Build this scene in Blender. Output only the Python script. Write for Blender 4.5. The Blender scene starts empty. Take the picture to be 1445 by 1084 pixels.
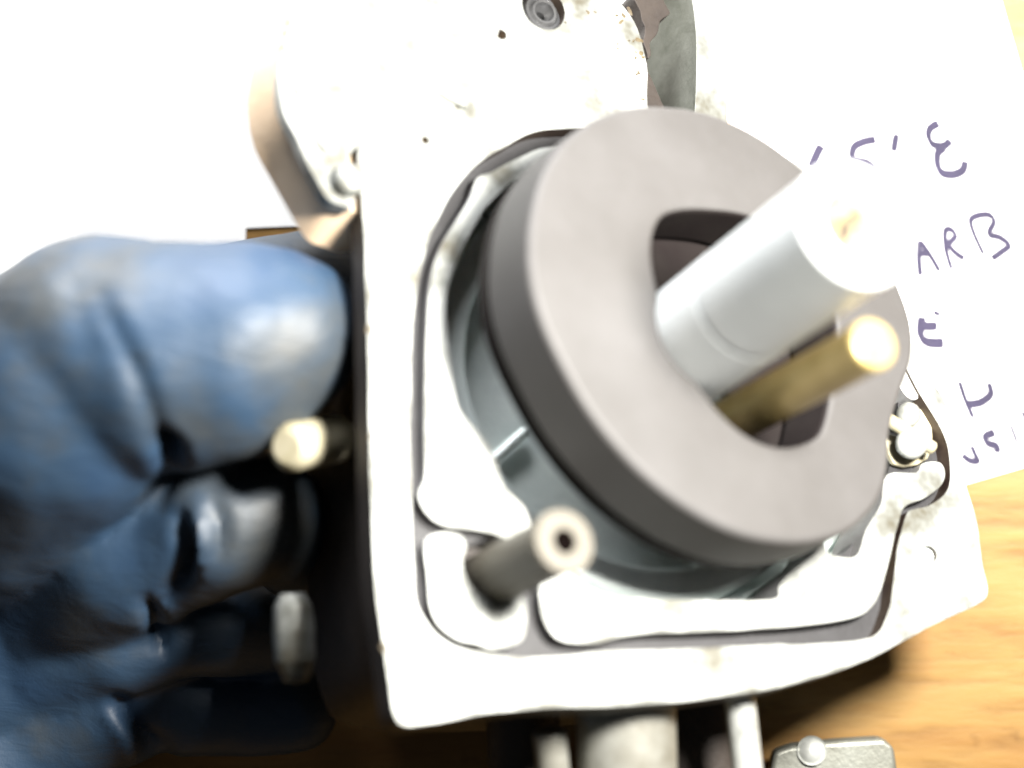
import bpy, bmesh, math, random
import numpy as np
from mathutils import Vector, Matrix, noise
from mathutils.geometry import delaunay_2d_cdt
random.seed(4)
S = bpy.context.scene
C = S.collection
S.unit_settings.scale_length = 0.01          # one unit is one centimetre

# ------------------------------------------------------------------ camera, light, exposure
W, H, F = 1445.0, 1084.0, 3500.0
CAMZ = 26.0
cd = bpy.data.cameras.new('camera')
cam = bpy.data.objects.new('camera', cd); C.objects.link(cam)
cam.location = (0, 0, CAMZ)
cd.sensor_width = 36.0
cd.lens = F / W * 36.0
cd.clip_start = 0.5; cd.clip_end = 500
cd.dof.use_dof = True
cd.dof.focus_distance = 22.6
cd.dof.aperture_fstop = cd.lens * 1e-3 / 0.74
S.camera = cam
S.render.resolution_x, S.render.resolution_y = 1024, 768

wd = bpy.data.worlds.new('World'); S.world = wd; wd.use_nodes = True
bg = wd.node_tree.nodes['Background']
bg.inputs[0].default_value = (0.92, 0.96, 1.0, 1); bg.inputs[1].default_value = 0.05

ld = bpy.data.lights.new('flash_lamp', 'AREA'); ld.shape = 'DISK'; ld.size = 2.6
ld.energy = 10000; ld.color = (1.0, 0.97, 0.91)
lo = bpy.data.objects.new('flash_lamp', ld); C.objects.link(lo)
LAMP = Vector((6.0, 3.5, 15.0))
lo.location = LAMP
lo.rotation_euler = (Vector((0.6, -0.2, 4.5)) - LAMP).to_track_quat('-Z', 'Y').to_euler()

l2 = bpy.data.lights.new('fill_light', 'AREA'); l2.shape = 'SQUARE'; l2.size = 9.0  # unseen soft fill, added to lift the shadows on the paper
l2.energy = 9000; l2.color = (0.97, 0.98, 1.0)
w2 = bpy.data.objects.new('fill_light', l2); C.objects.link(w2)
w2.location = (-3, 17, 9)
w2.rotation_euler = (Vector((-1.5, 1.0, 3.5)) - w2.location).to_track_quat('-Z', 'Y').to_euler()

TZ = 2.1                                      # height of the tabletop
S.view_settings.view_transform = 'Standard'
S.view_settings.look = 'None'
S.view_settings.exposure = 0.0
S.view_settings.gamma = 1.0

# ------------------------------------------------------------------ helpers
def ray(px, py): return Vector(((px - W/2)/F, -(py - H/2)/F, -1.0))
def at(px, py, z):                            # point seen at a pixel of the photograph, at height z
    return Vector((0, 0, CAMZ)) + ray(px, py) * (CAMZ - z)

def tag(o, label=None, cat=None, group=None, kind=None):
    if label: o['label'] = label
    if cat: o['category'] = cat
    if group: o['group'] = group
    if kind: o['kind'] = kind
    return o

def link(name, me, m, parent=None, smooth=True, bevel=0.0, seg=2):
    o = bpy.data.objects.new(name, me); C.objects.link(o)
    for q in (m if isinstance(m, (list, tuple)) else [m]): me.materials.append(q)
    if parent: o.parent = parent
    if smooth:
        for p in me.polygons: p.use_smooth = True
    if bevel:
        b = o.modifiers.new('bevel', 'BEVEL'); b.width = bevel; b.segments = seg
        b.limit_method = 'ANGLE'; b.angle_limit = math.radians(35); b.use_clamp_overlap = True
        try: b.harden_normals = True
        except Exception: pass
    try:
        me.set_sharp_from_angle(angle=math.radians(50))
    except Exception: pass
    return o

def cr(pts, n=6, closed=True):                # Catmull-Rom through points
    P = [Vector(p) for p in pts]; out = []; N = len(P)
    rng = range(N) if closed else range(N-1)
    for i in rng:
        if closed: a, b, c, d = P[i-1], P[i], P[(i+1) % N], P[(i+2) % N]
        else: a, b, c, d = P[max(i-1, 0)], P[i], P[i+1], P[min(i+2, N-1)]
        for k in range(n):
            t = k/n
            out.append(0.5*((2*b) + (c-a)*t + (2*a-5*b+4*c-d)*t*t + (3*b-a-3*c+d)*t**3))
    if not closed: out.append(P[-1])
    return out

def slab_mesh(outer, holes, z0, z1, name='slab', hole_mat=0, side_mat=0):
    """a plate from z0 (bottom) to z1 (top) with through holes; loops are lists of (u,v)"""
    loops = [outer] + list(holes)
    loops3 = [[Vector((p[0], p[1], 0)) for p in l] for l in loops]
    flat = [p for l in loops3 for p in l]
    n = len(flat)
    edges = []; k = 0
    for l in loops3:
        edges += [(k+i, k+(i+1) % len(l)) for i in range(len(l))]; k += len(l)
    ov, oe, of, mv, me_, mf = delaunay_2d_cdt([p.xy for p in flat], edges, [], 1, 1e-7)
    tris = []
    def inside(q, l):
        c = False; j = len(l)-1
        for i in range(len(l)):
            if (l[i].y > q.y) != (l[j].y > q.y) and q.x < (l[j].x-l[i].x)*(q.y-l[i].y)/(l[j].y-l[i].y)+l[i].x: c = not c
            j = i
        return c
    for f in of:
        try: t = tuple(mv[i][0] for i in f)
        except IndexError: continue
        q = (flat[t[0]]+flat[t[1]]+flat[t[2]])/3
        if inside(q, loops3[0]) and not any(inside(q, h) for h in loops3[1:]): tris.append(t)
    vs = [(p.x, p.y, z1) for p in flat] + [(p.x, p.y, z0) for p in flat]
    fs = []; mi = []
    for t in tris:
        a, b, c = (flat[i] for i in t)
        if (b-a).cross(c-a).z < 0: t = (t[0], t[2], t[1])
        fs.append(tuple(t)); mi.append(0)
        fs.append((t[2]+n, t[1]+n, t[0]+n)); mi.append(0)
    k = 0
    for li, l in enumerate(loops3):
        m = len(l)
        area = sum(l[i].x*l[(i+1) % m].y - l[(i+1) % m].x*l[i].y for i in range(m))
        ccw = area > 0
        if li > 0: ccw = not ccw
        for i in range(m):
            a, b = k+i, k+(i+1) % m
            fs.append((a, a+n, b+n, b) if ccw else (b, b+n, a+n, a))
            mi.append(hole_mat if li > 0 else side_mat)
        k += m
    me = bpy.data.meshes.new(name); me.from_pydata(vs, [], fs); me.update()
    me.polygons.foreach_set('material_index', mi)
    return me

def lathe_mesh(prof, name='lathe', seg=40, M=None):
    """prof: (r, w) from bottom to top, closed with caps where r == 0"""
    vs = []; fs = []
    full = [prof[0]]
    for (r0, w0), (r1, w1) in zip(prof, prof[1:]):   # holding loops keep long walls evenly shaded
        l = math.hypot(r1-r0, w1-w0)
        if l > 0.12:
            t = 0.012/l
            full += [(r0+(r1-r0)*t, w0+(w1-w0)*t), (r1-(r1-r0)*t, w1-(w1-w0)*t)]
        full.append((r1, w1))
    prof = full
    for r, w in prof:
        for k in range(seg):
            a = 2*math.pi*k/seg
            vs.append(Vector((r*math.cos(a), r*math.sin(a), w)))
    for i in range(len(prof)-1):
        for k in range(seg):
            a, b = i*seg+k, i*seg+(k+1) % seg
            fs.append((a, b, b+seg, a+seg))
    me = bpy.data.meshes.new(name)
    if M is not None: vs = [M @ v for v in vs]
    bm = bmesh.new()
    bv = [bm.verts.new(v) for v in vs]
    for f in fs:
        try: bm.faces.new([bv[i] for i in f])
        except ValueError: pass
    bmesh.ops.remove_doubles(bm, verts=bm.verts, dist=1e-4)
    bmesh.ops.recalc_face_normals(bm, faces=bm.faces)
    bm.to_mesh(me); bm.free()
    return me

def frame_to(a, b):
    """matrix whose local Z runs from a to b with origin a"""
    a, b = Vector(a), Vector(b)
    q = (b-a).to_track_quat('Z', 'Y')
    return Matrix.Translation(a) @ q.to_matrix().to_4x4()

# ------------------------------------------------------------------ materials
def nodes(name):
    m = bpy.data.materials.new(name); m.use_nodes = True
    nt = m.node_tree; return m, nt, nt.nodes['Principled BSDF']
def N(nt, t, **kw):
    n = nt.nodes.new(t)
    for k, v in kw.items():
        if k in n.inputs: n.inputs[k].default_value = v
        else: setattr(n, k, v)
    return n
def ramp(nt, fac, stops):
    r = nt.nodes.new('ShaderNodeValToRGB')
    el = r.color_ramp.elements
    el[0].position, el[0].color = stops[0][0], stops[0][1]+(1,)
    el[1].position, el[1].color = stops[-1][0], stops[-1][1]+(1,)
    for p, c in stops[1:-1]:
        e = el.new(p); e.color = c+(1,)
    nt.links.new(fac, r.inputs['Fac']); return r
def metal(name, stops, rough=0.45, metallic=0.5, scale=1.2, bump=0.008, bscale=22, detail=8):
    m, nt, b = nodes(name)
    tc = N(nt, 'ShaderNodeTexCoord')
    n1 = N(nt, 'ShaderNodeTexNoise', Scale=scale, Detail=detail, Roughness=0.62)
    nt.links.new(tc.outputs['Object'], n1.inputs['Vector'])
    r = ramp(nt, n1.outputs['Fac'], stops)
    nt.links.new(r.outputs['Color'], b.inputs['Base Color'])
    b.inputs['Metallic'].default_value = metallic
    n2 = N(nt, 'ShaderNodeTexNoise', Scale=bscale, Detail=5.0)
    nt.links.new(tc.outputs['Object'], n2.inputs['Vector'])
    mr = N(nt, 'ShaderNodeMapRange'); mr.inputs[3].default_value = rough-0.1; mr.inputs[4].default_value = rough+0.12
    nt.links.new(n2.outputs['Fac'], mr.inputs[0]); nt.links.new(mr.outputs[0], b.inputs['Roughness'])
    bu = N(nt, 'ShaderNodeBump', Strength=0.5, Distance=bump)
    nt.links.new(n2.outputs['Fac'], bu.inputs['Height']); nt.links.new(bu.outputs[0], b.inputs['Normal'])
    return m

M_zinc = metal('zinc', [(0.27, (0.055, 0.040, 0.022)), (0.35, (0.105, 0.098, 0.075)), (0.43, (0.18, 0.185, 0.17)), (0.55, (0.38, 0.39, 0.37)), (0.8, (0.44, 0.46, 0.45))], 0.45, 0.3, 1.3, detail=4)
M_zinc_body = metal('zinc_body', [(0.25, (0.07, 0.055, 0.035)), (0.42, (0.20, 0.20, 0.17)), (0.75, (0.29, 0.30, 0.27))], 0.45, 0.55, 1.5)
M_bowl = metal('bowl_metal', [(0.3, (0.60, 0.67, 0.66)), (0.7, (0.78, 0.84, 0.82))], 0.33, 0.4, 2.0)
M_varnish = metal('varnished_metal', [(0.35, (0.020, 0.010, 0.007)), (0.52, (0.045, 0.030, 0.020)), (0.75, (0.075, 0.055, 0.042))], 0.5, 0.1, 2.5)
M_post = metal('post_metal', [(0.3, (0.72, 0.76, 0.76)), (0.7, (0.82, 0.86, 0.86))], 0.42, 0.12, 2.0)
M_brass = metal('brass', [(0.3, (0.40, 0.30, 0.11)), (0.7, (0.55, 0.44, 0.20))], 0.36, 0.55, 3.0)
M_brass_end = metal('brass_end', [(0.3, (0.40, 0.32, 0.16)), (0.7, (0.50, 0.42, 0.24))], 0.35, 0.5, 6.0)
M_pale = metal('pale_brass', [(0.3, (0.36, 0.32, 0.20)), (0.7, (0.50, 0.46, 0.34))], 0.5, 0.2, 4.0)
M_jet = metal('stained_brass', [(0.40, (0.06, 0.045, 0.016)), (0.58, (0.30, 0.26, 0.14))], 0.45, 0.2, 4.0)
M_steel = metal('steel', [(0.3, (0.07, 0.07, 0.075)), (0.7, (0.16, 0.16, 0.16))], 0.3, 0.6, 4.0)
M_dark = metal('dark_shaded_cast', [(0.3, (0.012, 0.008, 0.006)), (0.7, (0.035, 0.026, 0.020))], 0.6, 0.0, 2.0)  # dark tone with the shade of flange side and body put in
M_gasket = metal('grey_rubber', [(0.3, (0.018, 0.017, 0.018)), (0.7, (0.030, 0.029, 0.031))], 0.6, 0.0, 3.0)
M_float = metal('black_foam', [(0.3, (0.052, 0.049, 0.047)), (0.7, (0.070, 0.067, 0.066))], 0.62, 0.0, 1.0, 0.004, 40)
M_float_shade = metal('float_shade', [(0.3, (0.012, 0.009, 0.009)), (0.7, (0.018, 0.015, 0.014))], 0.6, 0.0, 2.0, 0.004, 30)  # darker float colour, carries the shade inside the opening
M_float_shade.node_tree.nodes['Principled BSDF'].inputs['Specular IOR Level'].default_value = 0.1
M_nylon = metal('nylon', [(0.3, (0.082, 0.073, 0.054)), (0.7, (0.100, 0.089, 0.067))], 0.5, 0.0, 4.0)
M_tan = metal('tan_insulator', [(0.3, (0.66, 0.48, 0.31)), (0.7, (0.78, 0.60, 0.42))], 0.6, 0.0, 2.0)
M_side = metal('shaded_side', [(0.3, (0.18, 0.175, 0.175)), (0.7, (0.27, 0.265, 0.27))], 0.55, 0.1, 2.0)  # zinc for the lands' sides, darkened to hold their shade
M_lip = metal('shaded_lip', [(0.3, (0.07, 0.075, 0.055)), (0.6, (0.15, 0.155, 0.13))], 0.5, 0.2, 2.5)  # lip wall turned from the lamp: shade put into the colour
M_pipe = metal('pale_alloy', [(0.3, (0.15, 0.14, 0.11)), (0.7, (0.30, 0.30, 0.27))], 0.45, 0.3, 2.5)
M_hole = metal('hole_black', [(0.3, (0.002, 0.0015, 0.001)), (0.7, (0.003, 0.002, 0.002))], 0.8, 0.0)  # near-black colour stands for the shade inside holes

def glove_mat():
    m, nt, b = nodes('blue_nitrile')
    tc = N(nt, 'ShaderNodeTexCoord')
    n1 = N(nt, 'ShaderNodeTexNoise', Scale=0.75, Detail=6.0, Roughness=0.55)
    nt.links.new(tc.outputs['Object'], n1.inputs['Vector'])
    r = ramp(nt, n1.outputs['Fac'], [(0.30, (0.015, 0.039, 0.082)), (0.46, (0.020, 0.043, 0.078)), (0.58, (0.034, 0.046, 0.060)), (0.72, (0.050, 0.051, 0.047))])
    nt.links.new(r.outputs['Color'], b.inputs['Base Color'])
    b.inputs['Roughness'].default_value = 0.56
    b.inputs['Specular IOR Level'].default_value = 0.5
    mp = N(nt, 'ShaderNodeMapping'); mp.inputs['Scale'].default_value = (1.0, 2.0, 1.0)
    nt.links.new(tc.outputs['Object'], mp.inputs['Vector'])
    n2 = N(nt, 'ShaderNodeTexNoise', Scale=2.2, Detail=3.0, Distortion=0.6)
    nt.links.new(mp.outputs[0], n2.inputs['Vector'])
    bu = N(nt, 'ShaderNodeBump', Strength=0.22, Distance=0.08)
    nt.links.new(n2.outputs['Fac'], bu.inputs['Height'])
    n3 = N(nt, 'ShaderNodeTexNoise', Scale=38.0, Detail=2.0)
    nt.links.new(tc.outputs['Object'], n3.inputs['Vector'])
    b2 = N(nt, 'ShaderNodeBump', Strength=0.15, Distance=0.01)
    nt.links.new(n3.outputs['Fac'], b2.inputs['Height']); nt.links.new(bu.outputs[0], b2.inputs['Normal'])
    nt.links.new(b2.outputs[0], b.inputs['Normal'])
    return m
M_glove = glove_mat()

def wood_mat():
    m, nt, b = nodes('varnished_wood')
    tc = N(nt, 'ShaderNodeTexCoord')
    mp = N(nt, 'ShaderNodeMapping'); mp.inputs['Rotation'].default_value = (0, 0, math.radians(-9)); mp.inputs['Scale'].default_value = (0.16, 1.0, 1.0)
    nt.links.new(tc.outputs['Object'], mp.inputs['Vector'])
    n1 = N(nt, 'ShaderNodeTexNoise', Scale=1.1, Detail=5.0, Roughness=0.6, Distortion=0.5)
    nt.links.new(mp.outputs[0], n1.inputs['Vector'])
    r1 = ramp(nt, n1.outputs['Fac'], [(0.28, (0.19, 0.085, 0.020)), (0.5, (0.26, 0.150, 0.045)), (0.72, (0.29, 0.20, 0.080))])
    n2 = N(nt, 'ShaderNodeTexNoise', Scale=7.0, Detail=8.0, Roughness=0.7)
    nt.links.new(mp.outputs[0], n2.inputs['Vector'])
    r2 = ramp(nt, n2.outputs['Fac'], [(0.3, (0.62, 0.56, 0.46)), (0.5, (1.0, 1.0, 1.0)), (0.75, (1.1, 1.1, 1.05))])
    mx = N(nt, 'ShaderNodeMix', data_type='RGBA', blend_type='MULTIPLY'); mx.inputs[0].default_value = 0.8
    nt.links.new(r1.outputs[0], mx.inputs[6]); nt.links.new(r2.outputs[0], mx.inputs[7])
    n3 = N(nt, 'ShaderNodeTexNoise', Scale=2.6, Detail=3.0)
    nt.links.new(tc.outputs['Object'], n3.inputs['Vector'])
    r3 = ramp(nt, n3.outputs['Fac'], [(0.22, (0.6, 0.55, 0.46)), (0.33, (1, 1, 1)), (1.0, (1, 1, 1))])
    m2 = N(nt, 'ShaderNodeMix', data_type='RGBA', blend_type='MULTIPLY'); m2.inputs[0].default_value = 1
    nt.links.new(mx.outputs[2], m2.inputs[6]); nt.links.new(r3.outputs[0], m2.inputs[7])
    nt.links.new(m2.outputs[2], b.inputs['Base Color'])
    b.inputs['Roughness'].default_value = 0.5
    b.inputs['Specular IOR Level'].default_value = 0.3
    bu = N(nt, 'ShaderNodeBump', Strength=0.3, Distance=0.03)
    nt.links.new(n2.outputs['Fac'], bu.inputs['Height']); nt.links.new(bu.outputs[0], b.inputs['Normal'])
    return m
M_wood = wood_mat()
M_paper = metal('white_paper', [(0.3, (0.80, 0.79, 0.77)), (0.7, (0.84, 0.84, 0.83))], 0.8, 0.0, 1.0, 0.006, 30)
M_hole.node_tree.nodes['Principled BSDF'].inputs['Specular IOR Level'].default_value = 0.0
M_ink = metal('violet_ink', [(0.3, (0.016, 0.012, 0.034)), (0.7, (0.030, 0.024, 0.056))], 0.8, 0.0, 3.0)

# ------------------------------------------------------------------ the setting: tabletop
tb = slab_mesh([(-45, -35), (45, -35), (45, 35), (-45, 35)], [], TZ-2.0, TZ, 'tabletop')
tag(link('tabletop', tb, M_wood, smooth=False), kind='structure')

# ------------------------------------------------------------------ the two sheets of paper
def px_loop(pts, z): return [at(x, y, z).xy for x, y in pts]
def sheet(name, pts, z, m=M_paper):
    me = slab_mesh(px_loop(pts, z), [], z-0.012, z, name)
    return link(name, me, m, smooth=False)
torn = [(-1500, 480), (200, 470), (343, 455), (347, 322), (420, 319), (520, 317), (700, 321), (760, 260), (775, -60), (760, -900), (-1500, -900)]
sh = sheet('paper_sheet', torn, TZ+0.016)
tag(sh, 'blank white paper sheet lying on the table above the blue glove, left of the carburetor', 'paper')
d = Vector((110, -32)).normalized(); e = Vector((32, 110)).normalized()
corner = Vector((1592, 617))
note_px = [corner, corner - d*690, corner - d*690 - e*1600, corner - e*1600]
nt_ = sheet('paper_note', [tuple(p) for p in note_px], TZ+0.036)
tag(nt_, 'white paper note with handwritten violet letters lying on the table right of the carburetor', 'note')

def stroke_mesh(strokes, z, name):
    vs = []; fs = []
    for st, w in strokes:
        pts = cr([(x, y, 0) for x, y in st], 5, closed=False) if len(st) > 2 else [Vector((st[0][0]*(1-t)+st[1][0]*t, st[0][1]*(1-t)+st[1][1]*t, 0)) for t in (0, .25, .5, .75, 1)]
        n = len(pts); base = len(vs)
        for i, p in enumerate(pts):
            t = (pts[min(i+1, n-1)] - pts[max(i-1, 0)]).normalized()
            # broad nib: thick where the stroke runs along the nib's long side
            nib = abs(t.x*0.75 + t.y*(-0.35))
            ww = w*(0.95 + 0.75*nib) * (0.75 if i in (0, n-1) else 1)
            q = Vector((-t.y, t.x, 0))*ww/2
            zz = z + 0.00012*len(vs)     # later ink lies on earlier ink
            a = at(p.x+q.x, p.y+q.y, zz); b_ = at(p.x-q.x, p.y-q.y, zz)
            vs += [a, b_]
        for i in range(n-1):
            k = base+2*i
            fs.append((k, k+1, k+3, k+2))
    me = bpy.data.meshes.new(name); me.from_pydata(vs, [], fs); me.update()
    return me
letters = [
    [([(1159, 205), (1152, 219), (1145, 236)], 9)],
    [([(1236, 197), (1219.5, 200), (1206, 207), (1202.6, 219), (1206, 226), (1224, 230), (1234, 240), (1228, 256)], 8)],
    [([(1265, 189), (1261, 214)], 8), ],
    [([(1325, 174), (1313, 181), (1310.5, 192), (1316.7, 203.5), (1331.6, 206), (1341.6, 198)], 8), ([(1333, 208), (1323.5, 217), (1324, 234.7), (1331.6, 244.6), (1346.6, 246), (1359, 239.7), (1362, 227)], 8.5)],
    [([(1299, 389), (1297, 366), (1298, 343), (1311.7, 359), (1326, 383)], 7), ([(1299, 357), (1311, 358)], 7)],
    [([(1343, 380), (1335.5, 354), (1334, 327), (1341.6, 324), (1348, 333), (1340, 345), (1349, 357), (1361, 365)], 6.5)],
    [([(1388, 359), (1375, 331), (1370, 311), (1381, 304), (1396, 303.5), (1402.6, 313), (1396, 330), (1411, 335), (1424, 346), (1414, 355), (1400, 365)], 6.5)],
    [([(1301, 447), (1299.5, 472), (1310, 483), (1332, 484)], 10), ([(1303, 460.7), (1323, 460)], 9), ([(1317, 440), (1327, 444.4)], 5)],
    [([(1353.7, 538), (1362.8, 565), (1373.5, 590)], 7), ([(1365, 570.5), (1383.5, 568), (1398, 556), (1395, 540)], 8)],
    [([(1358, 642), (1369, 650), (1379.6, 650), (1376, 641), (1371, 629)], 7)],
    [([(1404, 610), (1391, 616), (1394, 625), (1406.7, 630), (1407, 639)], 8)],
    [([(1425.5, 598), (1436, 626)], 5)],
    [([(1442, 580), (1449, 594)], 6)],
]
for i, L in enumerate(letters):
    link('letter', stroke_mesh(L, TZ+0.0405, 'letter'), M_ink, nt_, smooth=False)

# ------------------------------------------------------------------ carburetor frame
n_ax = Vector((0.427, 0.339, 0.838)).normalized()
u_ax = (Vector((1, 0, 0)) - n_ax*n_ax.x).normalized()
v_ax = n_ax.cross(u_ax)
Q = Vector((1.16, 0.08, 4.9))
R = Matrix((u_ax, v_ax, n_ax)).transposed().to_4x4()
MC = Matrix.Translation(Q) @ R
MCI = MC.inverted()
carb = bpy.data.objects.new('carburetor', None); C.objects.link(carb)
carb.empty_display_size = 1
carb.matrix_world = MC
tag(carb, 'overexposed grey metal carburetor with open float bowl, held by the gloved hand', 'carburetor')
def L(px, py, w=0.0):                         # pixel -> local (u, v) on the plane at local height w
    o = MCI @ Vector((0, 0, CAMZ)); dd = MCI.to_3x3() @ ray(px, py)
    t = (w - o.z)/dd.z
    p = o + dd*t
    return Vector((p.x, p.y))
def L3(px, py, w): q = L(px, py, w); return Vector((q.x, q.y, w))
def loop(pts, w, n=6, smooth=True):
    pl = [L(x, y, w) for x, y in pts]
    return [Vector((p.x, p.y)) for p in cr([(q.x, q.y, 0) for q in pl], n)] if smooth else pl
def jitter(lp, a, f, seed):
    return [Vector((p[0]+a*noise.noise((p[0]*f, p[1]*f, seed)), p[1]+a*noise.noise((p[0]*f, p[1]*f, seed+9)))) for p in lp]

# outer rim of the face, with the groove's outer edge as its opening
plate_out = [(505, 214), (511, 260), (514, 330), (518, 420), (521, 520), (523, 620), (527, 720), (532, 810), (541, 890), (552, 965), (564, 1016),
             (600, 1018), (650, 1011), (700, 1003), (770, 998), (860, 995), (960, 989), (1060, 977), (1150, 955), (1230, 928), (1310, 885), (1372, 856), (1393, 838),
             (1388, 800), (1378, 735), (1364, 685), (1352, 640), (1345, 600), (1330, 560), (1305, 520), (1275, 460), (1220, 340), (1150, 250), (1040, 190), (960, 165), (917, 158),
             (912, 90), (895, 30), (860, -10), (800, -45), (720, -60), (620, -60), (545, -50), (520, 20), (512, 110)]
groove_out = [(900, 172), (815, 180), (762, 185), (720, 201), (680, 226), (645, 263), (615, 312), (596, 370), (584, 440), (580, 520), (578, 620), (578, 720), (579, 800), (585, 850), (605, 890),
              (640, 914), (690, 926), (760, 929), (860, 922), (960, 916), (1060, 912), (1150, 909), (1210, 905), (1240, 891), (1255, 860), (1262, 820), (1269, 770), (1279, 728), (1292, 719), (1312, 714),
              (1335, 695), (1341, 668), (1336, 630), (1320, 590), (1292, 545), (1262, 480), (1215, 370), (1140, 270), (1020, 195)]
lo_ = loop(plate_out, 0.0, 5)
lo_ = jitter(lo_, 0.015, 2.2, 3)
gr_ = jitter(loop(groove_out, 0.0, 5), 0.02, 3.0, 5)
def ring(px, py, r_px, w, n=14):
    c = L(px, py, w); s = r_px/170.0
    return [Vector((c.x+s*math.cos(2*math.pi*k/n), c.y+s*math.sin(2*math.pi*k/n))) for k in range(n)]
screw_hole = ring(767, 12, 36, 0.0, 24)
small_hole = ring(708, 49, 8.5, 0.0)
dot_hole = ring(600, 198, 7, 0.0, 10)
corner_hole = ring(1312, 782, 13, 0.0, 18)
rim = link('bowl_flange', slab_mesh(lo_, [gr_, screw_hole, small_hole, dot_hole, corner_hole], -0.30, 0.0, 'bowl_flange', hole_mat=1, side_mat=2), [M_zinc, M_varnish, M_dark], carb, bevel=0.09, seg=4)  # side wall's shade is put into its dark material
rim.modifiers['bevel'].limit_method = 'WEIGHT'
wa = rim.data.attributes.new('bevel_weight_edge', 'FLOAT', 'EDGE')
no_ = len(lo_)
for ed in rim.data.edges:
    a, b = ed.vertices
    if rim.data.vertices[a].co.z > -0.01 and rim.data.vertices[b].co.z > -0.01:
        if a < no_ and b < no_ and abs(a-b) in (1, no_-1): wa.data[ed.index].value = 1.0
        elif a >= no_ and b >= no_ and abs(a-b) in (1, len(gr_)-1) and a < no_+len(gr_) and b < no_+len(gr_): wa.data[ed.index].value = 0.22
# grey rubber seal lying in the groove and branching round the corner pocket
bowl_edge = [(800, 216), (746, 241), (710, 266), (678, 299), (652, 340), (638, 381), (631, 415), (629, 455), (635, 500), (642, 565), (650, 583), (674, 608), (696, 640), (710, 686), (728, 704), (745, 725),
             (790, 790), (847, 837), (912, 846), (1000, 849), (1092, 847), (1104, 826), (1120, 806), (1150, 784), (1190, 780), (1221, 748), (1244, 708), (1262, 640), (1270, 560), (1240, 450), (1190, 340), (1110, 255), (1000, 205), (900, 195)]
be_ = loop(bowl_edge, 0.0, 5)
gsk_out = loop(groove_out, -0.14, 5)
def grow(lp, k):
    c = sum((Vector(p) for p in lp), Vector((0, 0)))/len(lp)
    return [c + (Vector(p)-c)*k for p in lp]
pocket = [(651, 775), (650, 800), (660, 828), (685, 850), (708, 852), (730, 838), (752, 815), (756, 785), (735, 765), (690, 760)]
link('gasket', slab_mesh(grow(loop(groove_out, -0.14, 5), 1.012), [loop(bowl_edge, -0.14, 5), loop(pocket, -0.14, 5)], -0.35, -0.18, 'gasket'), M_gasket, carb)

# raised lands between the groove and the bowl
land_a = [(800, 207), (762, 210), (726, 226), (696, 242), (674, 252), (662, 282), (640, 318), (621, 350), (609, 390), (604, 445), (602, 520), (601, 600), (602, 672), (593, 698), (603, 722), (626, 740), (665, 745), (700, 752), (730, 766), (748, 752),
          (742, 722), (728, 704), (710, 686), (696, 640), (674, 610), (648, 580), (640, 545), (634, 497), (629, 450), (631, 412), (640, 380), (656, 345), (680, 300), (712, 266), (748, 240)]
land_b = [(602, 768), (615, 755), (646, 756), (656, 770), (651, 787), (653, 808), (667, 833), (690, 851), (710, 850), (726, 837), (739, 846), (742, 876), (733, 904), (698, 914), (672, 905), (650, 902), (624, 884), (610, 855), (606, 812)]
land_c = [(764, 818), (786, 801), (806, 812), (847, 836), (912, 845), (1000, 848), (1092, 846), (1100, 828), (1114, 810), (1148, 783), (1161, 764), (1172, 782), (1208, 785), (1222, 748), (1243, 712), (1252, 670), (1292, 667), (1302, 654), (1326, 653), (1334, 669),
          (1326, 688), (1301, 705), (1276, 716), (1267, 742), (1253, 797), (1241, 836), (1228, 858), (1202, 872), (1127, 883), (1013, 890), (900, 894), (840, 906), (797, 904), (776, 887), (765, 858)]
land_d = [(800, 204), (748, 240), (800, 216), (900, 196), (1000, 206), (1110, 256), (1190, 342), (1240, 452), (1258, 520), (1280, 560), (1296, 556), (1262, 490), (1205, 372), (1132, 276), (1015, 203), (900, 182), (815, 190)]
for k, pts in enumerate((land_a, land_b, land_c)):
    lp = jitter(loop(pts, -0.02, 4), 0.006, 5.0, k*3+1)
    link('bowl_land', slab_mesh(lp, [], -0.55, -0.02, 'bowl_land', side_mat=1), [M_zinc, M_side], carb, bevel=0.018, seg=2)
lp = loop(land_d[2:], -0.03, 4)
link('bowl_land', slab_mesh(lp, [], -0.55, -0.03, 'bowl_land', side_mat=1), [M_zinc, M_side], carb, bevel=0.018)
# bowl wall below the lands and the bowl's floor
bw = loop(bowl_edge, -0.3, 5)
link('bowl_wall', slab_mesh(grow(bw, 1.05), [bw], -0.85, -0.345, 'bowl_wall'), M_bowl, carb)
fl = link('bowl_floor', slab_mesh(grow(bw, 1.055), [], -1.05, -0.80, 'bowl_floor'), M_bowl, carb)
# cast ribs on the bowl floor
for (a, b, r, w) in (((985, 790), (995, 852), 0.07, -0.55), ((690, 350), (660, 400), 0.09, -0.55), ((695, 650), (740, 610), 0.05, -0.7), ((725, 320), (690, 300), 0.06, -0.5)):
    A, B = L3(*a, w), L3(*b, w)
    ln = (B-A).length
    link('cast_rib', lathe_mesh([(0, -r), (r*0.7, -r*0.7), (r, 0), (r, ln), (r*0.7, ln+r*0.7), (0, ln+r)], 'cast_rib', 16, frame_to(A, B)), M_bowl, carb)
# a machined ledge ring round the post below the float
ctr = MCI @ Vector((1.06, 0.0, 4.6)); cx, cy = ctr.x, ctr.y
link('bowl_ledge', lathe_mesh([(1.95, -0.8), (1.95, -0.45), (1.90, -0.40), (1.70, -0.40), (1.65, -0.45), (1.65, -0.8)], 'bowl_ledge', 64, Matrix.Translation((cx+0.1, cy+0.05, 0))), M_bowl, carb)

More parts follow.
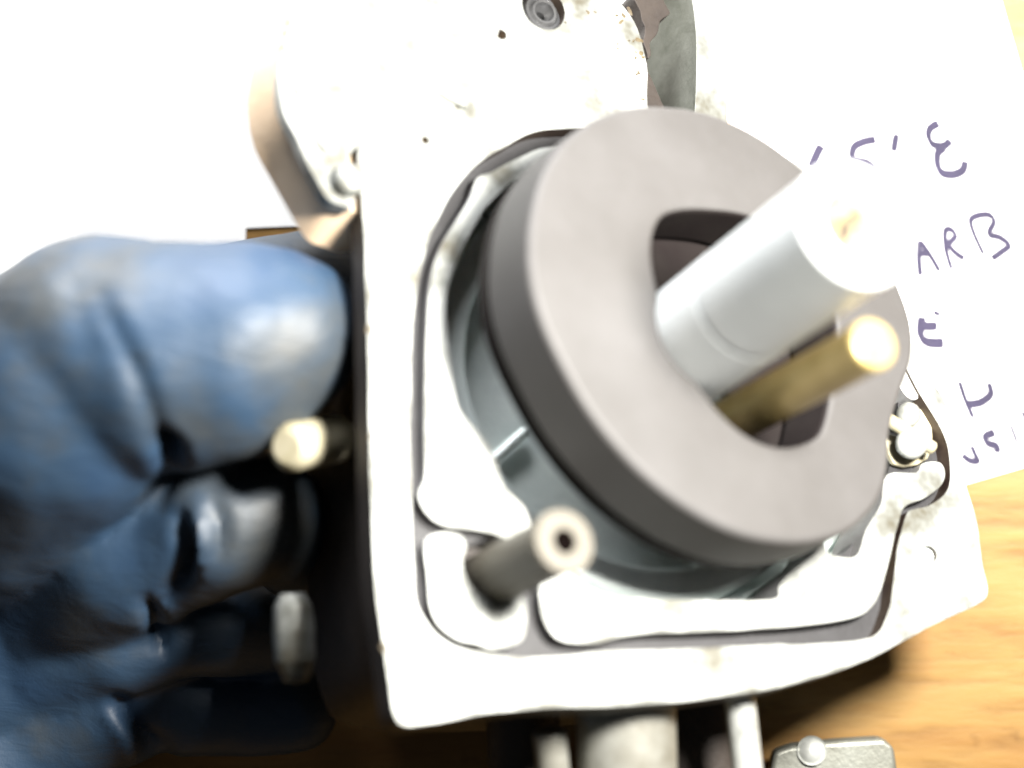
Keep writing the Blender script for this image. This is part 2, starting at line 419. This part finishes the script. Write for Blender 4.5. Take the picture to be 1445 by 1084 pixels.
# ------------------------------------------------------------------ centre post with bore and brass jet
tipP = MCI @ Vector((2.56, 1.20, 7.7)); tip_w = tipP.z
pr = 0.495; br = 0.30
Mp = Matrix.Translation((tipP.x, tipP.y, 0))
post = link('centre_post', lathe_mesh([(br, tip_w-0.5), (br, tip_w-0.04), (br+0.04, tip_w), (pr-0.05, tip_w), (pr, tip_w-0.05), (pr, tip_w-1.55), (pr-0.015, tip_w-1.57), (pr-0.015, tip_w-1.60), (pr, tip_w-1.62), (pr, -0.80)], 'centre_post', 56, Mp), M_post, carb)
jet = link('brass_jet', lathe_mesh([(0.0, tip_w-0.5), (0.295, tip_w-0.5), (0.295, tip_w-0.22), (0.26, tip_w-0.18), (0.09, tip_w-0.18), (0.07, tip_w-0.2), (0.07, tip_w-0.45), (0, tip_w-0.45)], 'brass_jet', 32, Mp), M_jet, post)
bm = bmesh.new(); bmesh.ops.create_cube(bm, size=1)
me = bpy.data.meshes.new('jet_slot')
for v in bm.verts: v.co = Vector((v.co.x*0.5, v.co.y*0.075, v.co.z*0.06))
bm.transform(Matrix.Translation((tipP.x, tipP.y, tip_w-0.185)) @ Matrix.Rotation(math.radians(55), 4, 'Z')); bm.to_mesh(me); bm.free()
link('jet_slot', me, M_varnish, post, smooth=False)
# groove lines turned in the post are part of its profile

# ------------------------------------------------------------------ brass tube beside the post
bt = MCI @ Vector((2.78, 0.31, 7.0)); bb = MCI @ Vector((1.78, -0.36, 4.9))
ln = (bt-bb).length
link('brass_pin', lathe_mesh([(0.205, 0), (0.205, ln-0.03), (0.175, ln), (0.0, ln)], 'brass_pin', 36, frame_to(bb, bt)), M_brass, carb)

# ------------------------------------------------------------------ white nylon tube in the corner pocket
nt1 = MCI @ Vector((0.405, -1.205, 7.0)); ax = Vector((0.10, 0.02, 1)).normalized()
nb = L3(668, 828, -0.5)
ln = (nt1-nb).length
nyl = link('nylon_tube', lathe_mesh([(0.235, 0), (0.24, ln-0.06), (0.262, ln-0.03), (0.25, ln), (0.105, ln), (0.095, ln-0.02), (0.095, ln-0.9)], 'nylon_tube', 40, frame_to(nb, nt1)), M_nylon, carb)
link('bore_plug', lathe_mesh([(0.0, ln-0.06), (0.1, ln-0.06), (0.1, ln-0.012), (0, ln-0.03)], 'bore_plug', 20, frame_to(nb, nt1)), M_hole, nyl)  # black plug near the mouth, painted shade of the bore
# pocket floor
link('pocket_floor', slab_mesh(grow(loop(pocket, -0.5, 4), 1.12), [], -0.95, -0.80, 'pocket_floor'), M_zinc_body, carb)

# ------------------------------------------------------------------ float: black foam ring with a slotted opening, swung up on its hinge
m_ax = Vector((0.584, 0.375, 0.72)).normalized()
fu = (Vector((1, 0, 0)) - m_ax*m_ax.x).normalized(); fv = m_ax.cross(fu)
FC = at(1018, 458, 5.6)
MF = Matrix.Translation(FC) @ Matrix((fu, fv, m_ax)).transposed().to_4x4()
MFI = MF.inverted()
def FL(px, py, w=0.0):
    o = MFI @ Vector((0, 0, CAMZ)); dd = MFI.to_3x3() @ ray(px, py)
    t = (w-o.z)/dd.z; p = o+dd*t
    return Vector((p.x, p.y))
fo = [(748, 370), (752, 300), (772, 235), (812, 185), (870, 155), (930, 148), (1000, 158), (1070, 190), (1135, 238), (1195, 292), (1240, 345), (1272, 410), (1288, 462), (1287, 510), (1272, 555), (1258, 610), (1255, 660), (1240, 708), (1205, 746), (1160, 763), (1105, 766), (1040, 752), (970, 716), (900, 660), (840, 590), (795, 515), (762, 440)]
fi = [(928, 400), (922, 350), (932, 313), (955, 299), (1000, 297), (1060, 306), (1120, 335), (1165, 390), (1180, 450), (1176, 520), (1165, 590), (1148, 618), (1105, 629), (1060, 615), (1016, 578), (975, 520), (945, 455)]
def floop(pts, n=6): return [Vector((p.x, p.y)) for p in cr([(q.x, q.y, 0) for q in (FL(x, y) for x, y in pts)], n)]
fobj = link('float', slab_mesh(floop(fo), [floop(fi)], -0.60, 0.0, 'float', hole_mat=1), [M_float, M_float_shade], None, bevel=0.06, seg=4)
fobj.parent = carb
fobj.data.transform(MCI @ MF)
pa = MFI @ (MC @ Vector((tipP.x, tipP.y, -0.2))); pb = MFI @ (MC @ Vector((tipP.x, tipP.y, 1.5)))
tq = (-0.68-pa.z)/(pb.z-pa.z); pcx = pa.lerp(pb, tq)
key = [Vector((pcx.x+0.68*math.cos(a*0.2618), pcx.y+0.60*math.sin(a*0.2618))) for a in range(24)]
fback = link('float_lip', slab_mesh(grow(floop(fo), 0.985), [key], -0.74, -0.63, 'float_lip'), M_float_shade, fobj, bevel=0.04, seg=3)  # dark back plate, closed in so the opening looks deep in shade
fback.data.transform(MCI @ MF)

# hinge by the right side of the bowl: brass tab, pin and two posts
def rod(name, a, b, r, m, parent, seg=20, ch=0.25):
    a, b = Vector(a), Vector(b); ln = (b-a).length; c = r*ch
    return link(name, lathe_mesh([(0, 0), (r-c, 0), (r, c), (r, ln-c), (r-c, ln), (0, ln)], name, seg, frame_to(a, b)), m, parent)
hp1 = L3(1262, 600, 0.0); hp2 = L3(1305, 640, 0.0)
rod('hinge_pin', L3(1250, 590, 0.12), L3(1318, 634, 0.12), 0.06, M_pale, carb)
fa = FL(1225, 590, -0.68); fa = MCI @ (MF @ Vector((fa.x, fa.y, -0.68)))
rod('float_arm', fa, L3(1284, 612, 0.12), 0.07, M_float, fobj)
rod('hinge_post', L3(1282, 628, -0.5), L3(1282, 628, 0.12)+Vector((0, 0, 0.05)), 0.14, M_zinc, carb)
rod('hinge_post', L3(1282, 585, -0.5), L3(1282, 585, 0.05), 0.11, M_zinc, carb)
tabp = [(1252, 598), (1300, 575), (1316, 600), (1310, 648), (1262, 655)]
link('hinge_tab', slab_mesh(loop(tabp, -0.1, 3), [], -0.16, -0.10, 'hinge_tab'), M_pale, carb, bevel=0.02)

# ------------------------------------------------------------------ socket screw in the upper part of the face
sc = L(767, 18, -0.12)
Ms = Matrix.Translation((sc.x, sc.y, 0))
scr = link('socket_screw', lathe_mesh([(0, -0.5), (0.205, -0.5), (0.205, -0.14), (0.18, -0.10), (0.155, -0.10), (0.135, -0.13), (0.115, -0.10), (0.095, -0.10), (0.085, -0.16), (0.045, -0.19), (0.035, -0.35), (0, -0.35)], 'socket_screw', 36, Ms), M_steel, carb)
link('screw_well', lathe_mesh([(0.0, -0.52), (0.26, -0.52), (0.26, -0.305), (0.30, -0.305), (0.30, -0.56), (0.0, -0.56)], 'screw_well', 32, Ms), M_dark, carb)
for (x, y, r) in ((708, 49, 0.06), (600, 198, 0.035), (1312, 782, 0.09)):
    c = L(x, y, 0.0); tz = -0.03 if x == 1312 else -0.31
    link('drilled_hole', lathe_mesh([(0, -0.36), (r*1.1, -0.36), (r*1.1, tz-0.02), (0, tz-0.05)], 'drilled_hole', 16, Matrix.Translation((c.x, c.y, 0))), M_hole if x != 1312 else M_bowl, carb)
# low cast boss on the face, catching a small shade (triangular)
bp = [(606, 118), (640, 103), (664, 99), (668, 128), (662, 152), (640, 143)]
link('cast_boss', slab_mesh(loop(bp, 0.05, 3), [], -0.05, 0.06, 'cast_boss'), M_zinc, carb, bevel=0.05)

# ------------------------------------------------------------------ mounting flange behind the face, with its tan insulator
fw = 0.014
mfl = [(452, -60), (420, 15), (402, 62), (395, 110), (402, 160), (424, 205), (446, 250), (462, 278), (482, 288), (499, 290), (497, 262), (489, 238), (498, 212), (540, 190), (640, 150), (700, 60), (700, -40), (600, -80)]
link('mounting_flange', slab_mesh(jitter(loop(mfl, fw, 5), 0.02, 3, 2), [], fw-0.14, fw, 'mounting_flange'), M_zinc, carb, bevel=0.04)
mins = [(x+14, y-4) for x, y in mfl[:9]] + [(530, 290), (620, 260), (700, 120), (700, -40), (600, -80)]
ins_top = loop(mins, fw, 5); ins = slab_mesh(ins_top, [], fw-0.62, fw-0.142, 'insulator')
ic = sum((Vector(p) for p in ins_top), Vector((0, 0)))/len(ins_top)
for v in ins.vertices:                        # moulded with a draft: wider towards its foot
    if v.co.z < fw-0.4:
        q = Vector((v.co.x, v.co.y))-ic; q = q + q.normalized()*0.15
        v.co.x, v.co.y = ic.x+q.x, ic.y+q.y
link('insulator', ins, M_tan, carb, bevel=0.03)
rod('flange_bolt', L3(487, 262, fw-0.05), L3(487, 262, fw+0.0)+Vector((0, 0, 0.16)), 0.13, M_zinc, carb)
rod('flange_bolt', L3(440, 10, fw-0.05), L3(440, 10, fw)+Vector((0, 0, 0.06)), 0.11, M_zinc, carb)
# raised ridge of the flange, along its left border
rg = [(470, 5), (440, 50), (420, 105), (428, 150), (455, 205), (466, 200), (444, 148), (438, 108), (455, 56), (484, 8)]
link('flange_ridge', slab_mesh(loop(rg, fw+0.06, 4), [], fw-0.02, fw+0.06, 'flange_ridge'), M_zinc, carb, bevel=0.03)

# curved lip at the upper right with the channel before it
lipw = -0.25
lp = [(950, -60), (972, -20), (981, 30), (983, 80), (982, 130), (980, 200), (1000, 215), (1024, 200), (1026, 150), (1026, 80), (1026, 20), (1020, -60)]
link('flange_lip', slab_mesh(loop(lp, lipw, 5), [], lipw-1.25, lipw, 'flange_lip', side_mat=1), [M_zinc, M_lip], carb, bevel=0.03)
link('lip_edge', slab_mesh(loop([(1020, -50), (1029, -50), (1030, 60), (1029, 150), (1026, 190), (1019, 190)], lipw-0.1, 4), [], lipw-0.5, lipw-0.06, 'lip_edge'), M_tan, carb)
chn = [(830, -80), (960, -80), (1000, 0), (1000, 120), (990, 230), (880, 240), (860, 100)]
link('channel_floor', slab_mesh(loop(chn, -1.0, 4), [], -1.6, -1.2, 'channel_floor'), M_dark, carb, bevel=0.04)
# sludge crust along the channel
crust = [(890, -10), (925, -6), (940, 18), (930, 40), (916, 60), (910, 80), (905, 40)]
link('sludge', slab_mesh(jitter(loop(crust, -0.3, 5), 0.06, 6, 8), [], -0.6, -0.27, 'sludge'), M_dark, carb, bevel=0.05)

# dried fuel and dirt left on the casting: small raised crusts
def grime():
    vs = []; fs = []
    spots = [(408, 40, 9, 2), (402, 75, 12, 2), (404, 105, 10, 2), (408, 130, 7, 2), (432, 14, 10, 3), (436, 60, 6, 2), (447, 62, 5, 2), (426, 150, 7, 2), (446, 190, 6, 2), (470, 60, 4, 1),
             (513, 232, 9, 2), (516, 262, 7, 2), (521, 300, 4, 1), (524, 372, 5, 1), (527, 462, 10, 2), (530, 520, 5, 1), (531, 612, 7, 2), (536, 700, 5, 1), (541, 770, 6, 2), (549, 850, 8, 2), (556, 905, 11, 3), (563, 945, 10, 3), (572, 965, 6, 2), (585, 940, 4, 2), (566, 880, 5, 2),
             (640, 105, 14, 2), (655, 143, 13, 2), (625, 122, 7, 1), (600, 196, 5, 1), (835, 15, 8, 1), (850, 40, 4, 1), (880, 20, 14, 3), (894, 48, 12, 3), (902, 78, 9, 3), (906, 108, 9, 2), (909, 135, 7, 2), (870, 66, 5, 1), (800, 30, 4, 1),
             (660, 976, 5, 2), (805, 978, 8, 2), (930, 960, 6, 2), (1010, 962, 9, 2), (1120, 940, 7, 2), (1230, 905, 5, 2), (1320, 850, 5, 2), (1345, 760, 4, 1), (620, 994, 6, 2), (720, 950, 5, 1)]
    for px, py, r, cnt in spots:
        for _ in range(cnt+1):
            x = px + random.uniform(-r, r); y = py + random.uniform(-r, r)
            c = L(x, y, 0.0); R0 = r/170*random.uniform(0.3, 0.8); base = len(vs); th = random.uniform(0, 3.1); el = random.uniform(0.35, 0.8)
            for k in range(9):
                a = 2*math.pi*k/9; rr = R0*random.uniform(0.65, 1.2)
                q = (rr*math.cos(a), rr*el*math.sin(a))
                vs.append((c.x+q[0]*math.cos(th)-q[1]*math.sin(th), c.y+q[0]*math.sin(th)+q[1]*math.cos(th), 0.008 if px < 500 else -0.006))
            vs.append((c.x, c.y, (0.014 if px < 500 else 0.0)+0.012))
            for k in range(9): fs.append((base+k, base+(k+1) % 9, base+9))
    me = bpy.data.meshes.new('grime'); me.from_pydata(vs, [], fs); me.update()
    tag(link('grime', me, M_grime, carb), kind='stuff')
M_grime = metal('dried_fuel', [(0.3, (0.030, 0.017, 0.007)), (0.7, (0.11, 0.085, 0.04))], 0.6, 0.0, 4.0)
grime()

# ------------------------------------------------------------------ body behind the face
body = [(540, 150), (545, 400), (552, 700), (575, 900), (650, 955), (900, 955), (1100, 930), (1220, 880), (1270, 760), (1250, 500), (1120, 260), (960, 190), (880, 60), (700, 0), (560, 30)]
link('carburetor_body', slab_mesh(loop(body, -0.4, 4), [grow(bw, 1.06)], -2.3, -0.36, 'carburetor_body'), M_dark, carb)
low = [(600, 230), (600, 760), (680, 900), (950, 900), (1180, 840), (1200, 560), (1060, 320), (860, 200), (700, 180)]
link('lower_body', slab_mesh(loop(low, -0.4, 4), [], -2.75, -2.25, 'lower_body'), M_dark, carb, bevel=0.1)
# unseen block added under the body to stop light leaking beneath it
ob = [at(x, y, 2.2).xy for x, y in ((500, 330), (490, 640), (520, 900), (600, 985), (960, 985), (1080, 900), (1080, 400), (900, 250), (640, 230))]
obm = slab_mesh(ob, [], TZ+0.02, 2.6, 'light_block'); obm.transform(MCI)
link('light_block', obm, M_dark, carb, bevel=0.05)
# brass knob on the left side, and the pale cast ear below it
kA = MCI @ at(480, 618, 5.0); kB = MCI @ at(404, 632, 5.8)
rod('brass_knob', kA, kB, 0.205, M_pale, carb, 24, 0.35)
earA = MCI @ at(418, 965, 5.5); earB = MCI @ at(412, 838, 5.5)
ln = (earB-earA).length
link('cast_ear', lathe_mesh([(0, 0), (0.10, 0.02), (0.17, 0.2), (0.18, ln*0.6), (0.16, ln-0.1), (0.1, ln), (0, ln)], 'cast_ear', 20, frame_to(earA, earB)), M_zinc, carb)
# throat and pipes leaving below the face
def pxrod(name, a, b, r, m, seg=28, ch=0.2):
    return rod(name, MCI @ at(*a), MCI @ at(*b), r, m, carb, seg, ch)
pxrod('fuel_inlet', (882, 960, 5.25), (888, 1190, 5.2), 0.42, M_pipe)
pxrod('throat_rib', (1040, 950, 5.1), (1066, 1190, 5.1), 0.13, M_zinc)
pxrod('throat', (960, 930, 3.7), (985, 1200, 3.7), 0.6, M_dark)
pxrod('vent_pipe', (775, 1030, 5.5), (790, 1190, 5.3), 0.14, M_pipe)
pxrod('drain_boss', (735, 950, 4.6), (745, 1190, 4.4), 0.32, M_dark)
# lever tab at the bottom edge
lev = [at(x, y, 2.75) for x, y in ((1085, 1100), (1092, 1062), (1120, 1052), (1180, 1046), (1245, 1042), (1262, 1055), (1270, 1110), (1270, 1300), (1100, 1300))]
lv = slab_mesh([p.xy for p in lev], [], 2.5, 2.75, 'lever_arm')
lvo = link('lever_arm', lv, M_zinc_body, carb, bevel=0.05, seg=3); lv.transform(MCI)
a = MCI @ at(1145, 1060, 2.70); b = MCI @ at(1146, 1059, 2.80)
rod('lever_rivet', a, b, 0.14, M_zinc, lvo, 20, 0.5)

# ------------------------------------------------------------------ gloved hand
def hand():
    chains = [
        # index: back of hand -> knuckle -> tip at the carburetor's left edge
        [(-330, 900, 2.9, 0.75), (-190, 830, 2.95, 0.8), (-80, 750, 3.0, 0.9), (-5, 668, 3.75, 1.2), (72, 565, 4.9, 1.16), (130, 490, 5.2, 0.98), (215, 508, 5.3, 0.98), (310, 500, 5.3, 0.94), (380, 478, 5.32, 0.76), (412, 462, 5.3, 0.54), (428, 445, 5.25, 0.46)],
        # middle
        [(-330, 960, 2.9, 0.75), (-120, 920, 2.95, 0.8), (50, 850, 2.95, 0.76), (180, 780, 4.05, 0.73), (250, 766, 4.3, 0.63), (320, 738, 4.6, 0.62), (372, 726, 4.55, 0.55), (425, 770, 3.6, 0.5)],
        # ring
        [(-330, 1040, 2.9, 0.75), (-110, 1000, 2.85, 0.7), (55, 935, 2.85, 0.68), (170, 900, 3.4, 0.56), (232, 885, 3.4, 0.48), (300, 884, 3.35, 0.44), (380, 890, 2.9, 0.42), (440, 885, 2.7, 0.4)],
        # little
        [(-330, 1130, 2.9, 0.75), (-100, 1110, 2.8, 0.68), (60, 1045, 2.75, 0.62), (160, 1000, 3.0, 0.58), (215, 985, 2.95, 0.48), (262, 1000, 2.85, 0.45), (340, 1005, 2.65, 0.42), (420, 1000, 2.6, 0.4)],
        # thumb, behind the index finger
        [(-380, 860, 3.0, 0.85), (-100, 620, 3.1, 0.9), (150, 490, 3.2, 0.78), (330, 440, 3.6, 0.62), (440, 412, 4.0, 0.56), (500, 402, 4.1, 0.5)],
        # wrist and cuff
        [(-330, 980, 3.1, 0.95), (-640, 1040, 3.9, 1.7), (-1000, 1150, 4.6, 2.3)],
    ]
    bm = bmesh.new()
    for ch in chains:
        pts = [(at(x, y, z), r) for x, y, z, r in ch]
        for (p, r), (q, s) in zip(pts, pts[1:]):
            k = max(2, int((q-p).length/0.12))
            for i in range(k+1):
                t = i/k
                c = p.lerp(q, t); rr = r + (s-r)*(t*t*(3-2*t))
                bmesh.ops.create_icosphere(bm, subdivisions=3, radius=rr, matrix=Matrix.Translation(c))
    me = bpy.data.meshes.new('hand_raw'); bm.to_mesh(me); bm.free()
    tmp = bpy.data.objects.new('hand_raw', me); C.objects.link(tmp)
    rm = tmp.modifiers.new('r', 'REMESH'); rm.mode = 'VOXEL'; rm.voxel_size = 0.055
    sm = tmp.modifiers.new('s', 'SMOOTH'); sm.factor = 0.5; sm.iterations = 9
    dg = bpy.context.evaluated_depsgraph_get()
    out = bpy.data.meshes.new_from_object(tmp.evaluated_get(dg))
    bpy.data.objects.remove(tmp)
    n = len(out.vertices)
    co = np.empty(n*3); out.vertices.foreach_get('co', co); co = co.reshape(-1, 3)
    no = np.empty(n*3); out.vertices.foreach_get('normal', no); no = no.reshape(-1, 3)
    dpt = CAMZ - co[:, 2]
    px = co[:, 0]/dpt*F + W/2; py = H/2 - co[:, 1]/dpt*F
    disp = np.zeros(n)
    def crease(pts, wid, dep, zmin=2.0):
        p = [(q.x, q.y) for q in cr([(a, b, 0) for a, b in pts], 6, False)]
        dm = np.full(n, 1e9); tt = np.zeros(n)
        for i, ((x0, y0), (x1, y1)) in enumerate(zip(p, p[1:])):
            dx, dy = x1-x0, y1-y0; l2 = dx*dx+dy*dy
            t = np.clip(((px-x0)*dx+(py-y0)*dy)/l2, 0, 1)
            dd = np.hypot(px-x0-t*dx, py-y0-t*dy)
            b = dd < dm; dm[b] = dd[b]; tt[b] = ((i+t)/(len(p)-1))[b]
        taper = np.sin(np.pi*np.clip(tt, 0.04, 0.96))**0.5
        f = np.exp(-(dm/wid)**2) * taper
        f *= (co[:, 2] > zmin) * np.clip(no[:, 2]*2+0.3, 0, 1)
        np.add(disp, -dep*f, out=disp)
    # folds of the glove at the joints
    crease([(95, 385), (112, 430), (125, 475), (150, 520)], 24, 0.035, 4.6)
    crease([(140, 415), (165, 470), (195, 530), (215, 590), (236, 650), (228, 712)], 15, 0.075, 4.4)
    crease([(228, 625), (242, 642), (240, 665)], 14, 0.30, 4.2)
    crease([(168, 440), (200, 500), (222, 560)], 24, -0.015, 4.4)
    crease([(120, 440), (150, 500), (185, 570), (205, 640)], 26, -0.01, 4.4)
    crease([(285, 400), (330, 440), (400, 450)], 40, -0.03, 4.4)
    crease([(20, 440), (60, 520), (110, 600)], 30, 0.02, 4.4)
    crease([(255, 735), (262, 775), (256, 815), (240, 848)], 12, 0.20, 3.6)
    crease([(278, 720), (290, 770), (280, 800)], 14, -0.10, 3.6)
    crease([(300, 705), (312, 760), (300, 795)], 12, 0.07, 3.6)
    crease([(205, 850), (222, 885), (230, 920)], 10, 0.16, 3.2)
    crease([(165, 985), (200, 1030), (232, 1060)], 12, 0.15, 2.6)
    crease([(150, 1000), (175, 1040), (190, 1075)], 14, -0.08, 2.6)
    # loose rubber: shallow waves
    wv = np.array([noise.noise(Vector((c[0]*0.9, c[1]*1.4, c[2]*0.9))) + 0.5*noise.noise(Vector((c[0]*2.6+7, c[1]*1.8, c[2]*2.0))) for c in co])
    disp += 0.05*wv
    co = co + no*disp[:, None]
    out.vertices.foreach_set('co', co.ravel()); out.update()
    out.name = 'gloved_hand'
    o = link('gloved_hand', out, M_glove)
    s2 = o.modifiers.new('smooth', 'SMOOTH'); s2.factor = 0.4; s2.iterations = 2
    return o
hd = hand()
tag(hd, 'hand in a blue rubber glove gripping the carburetor from the left', 'hand')
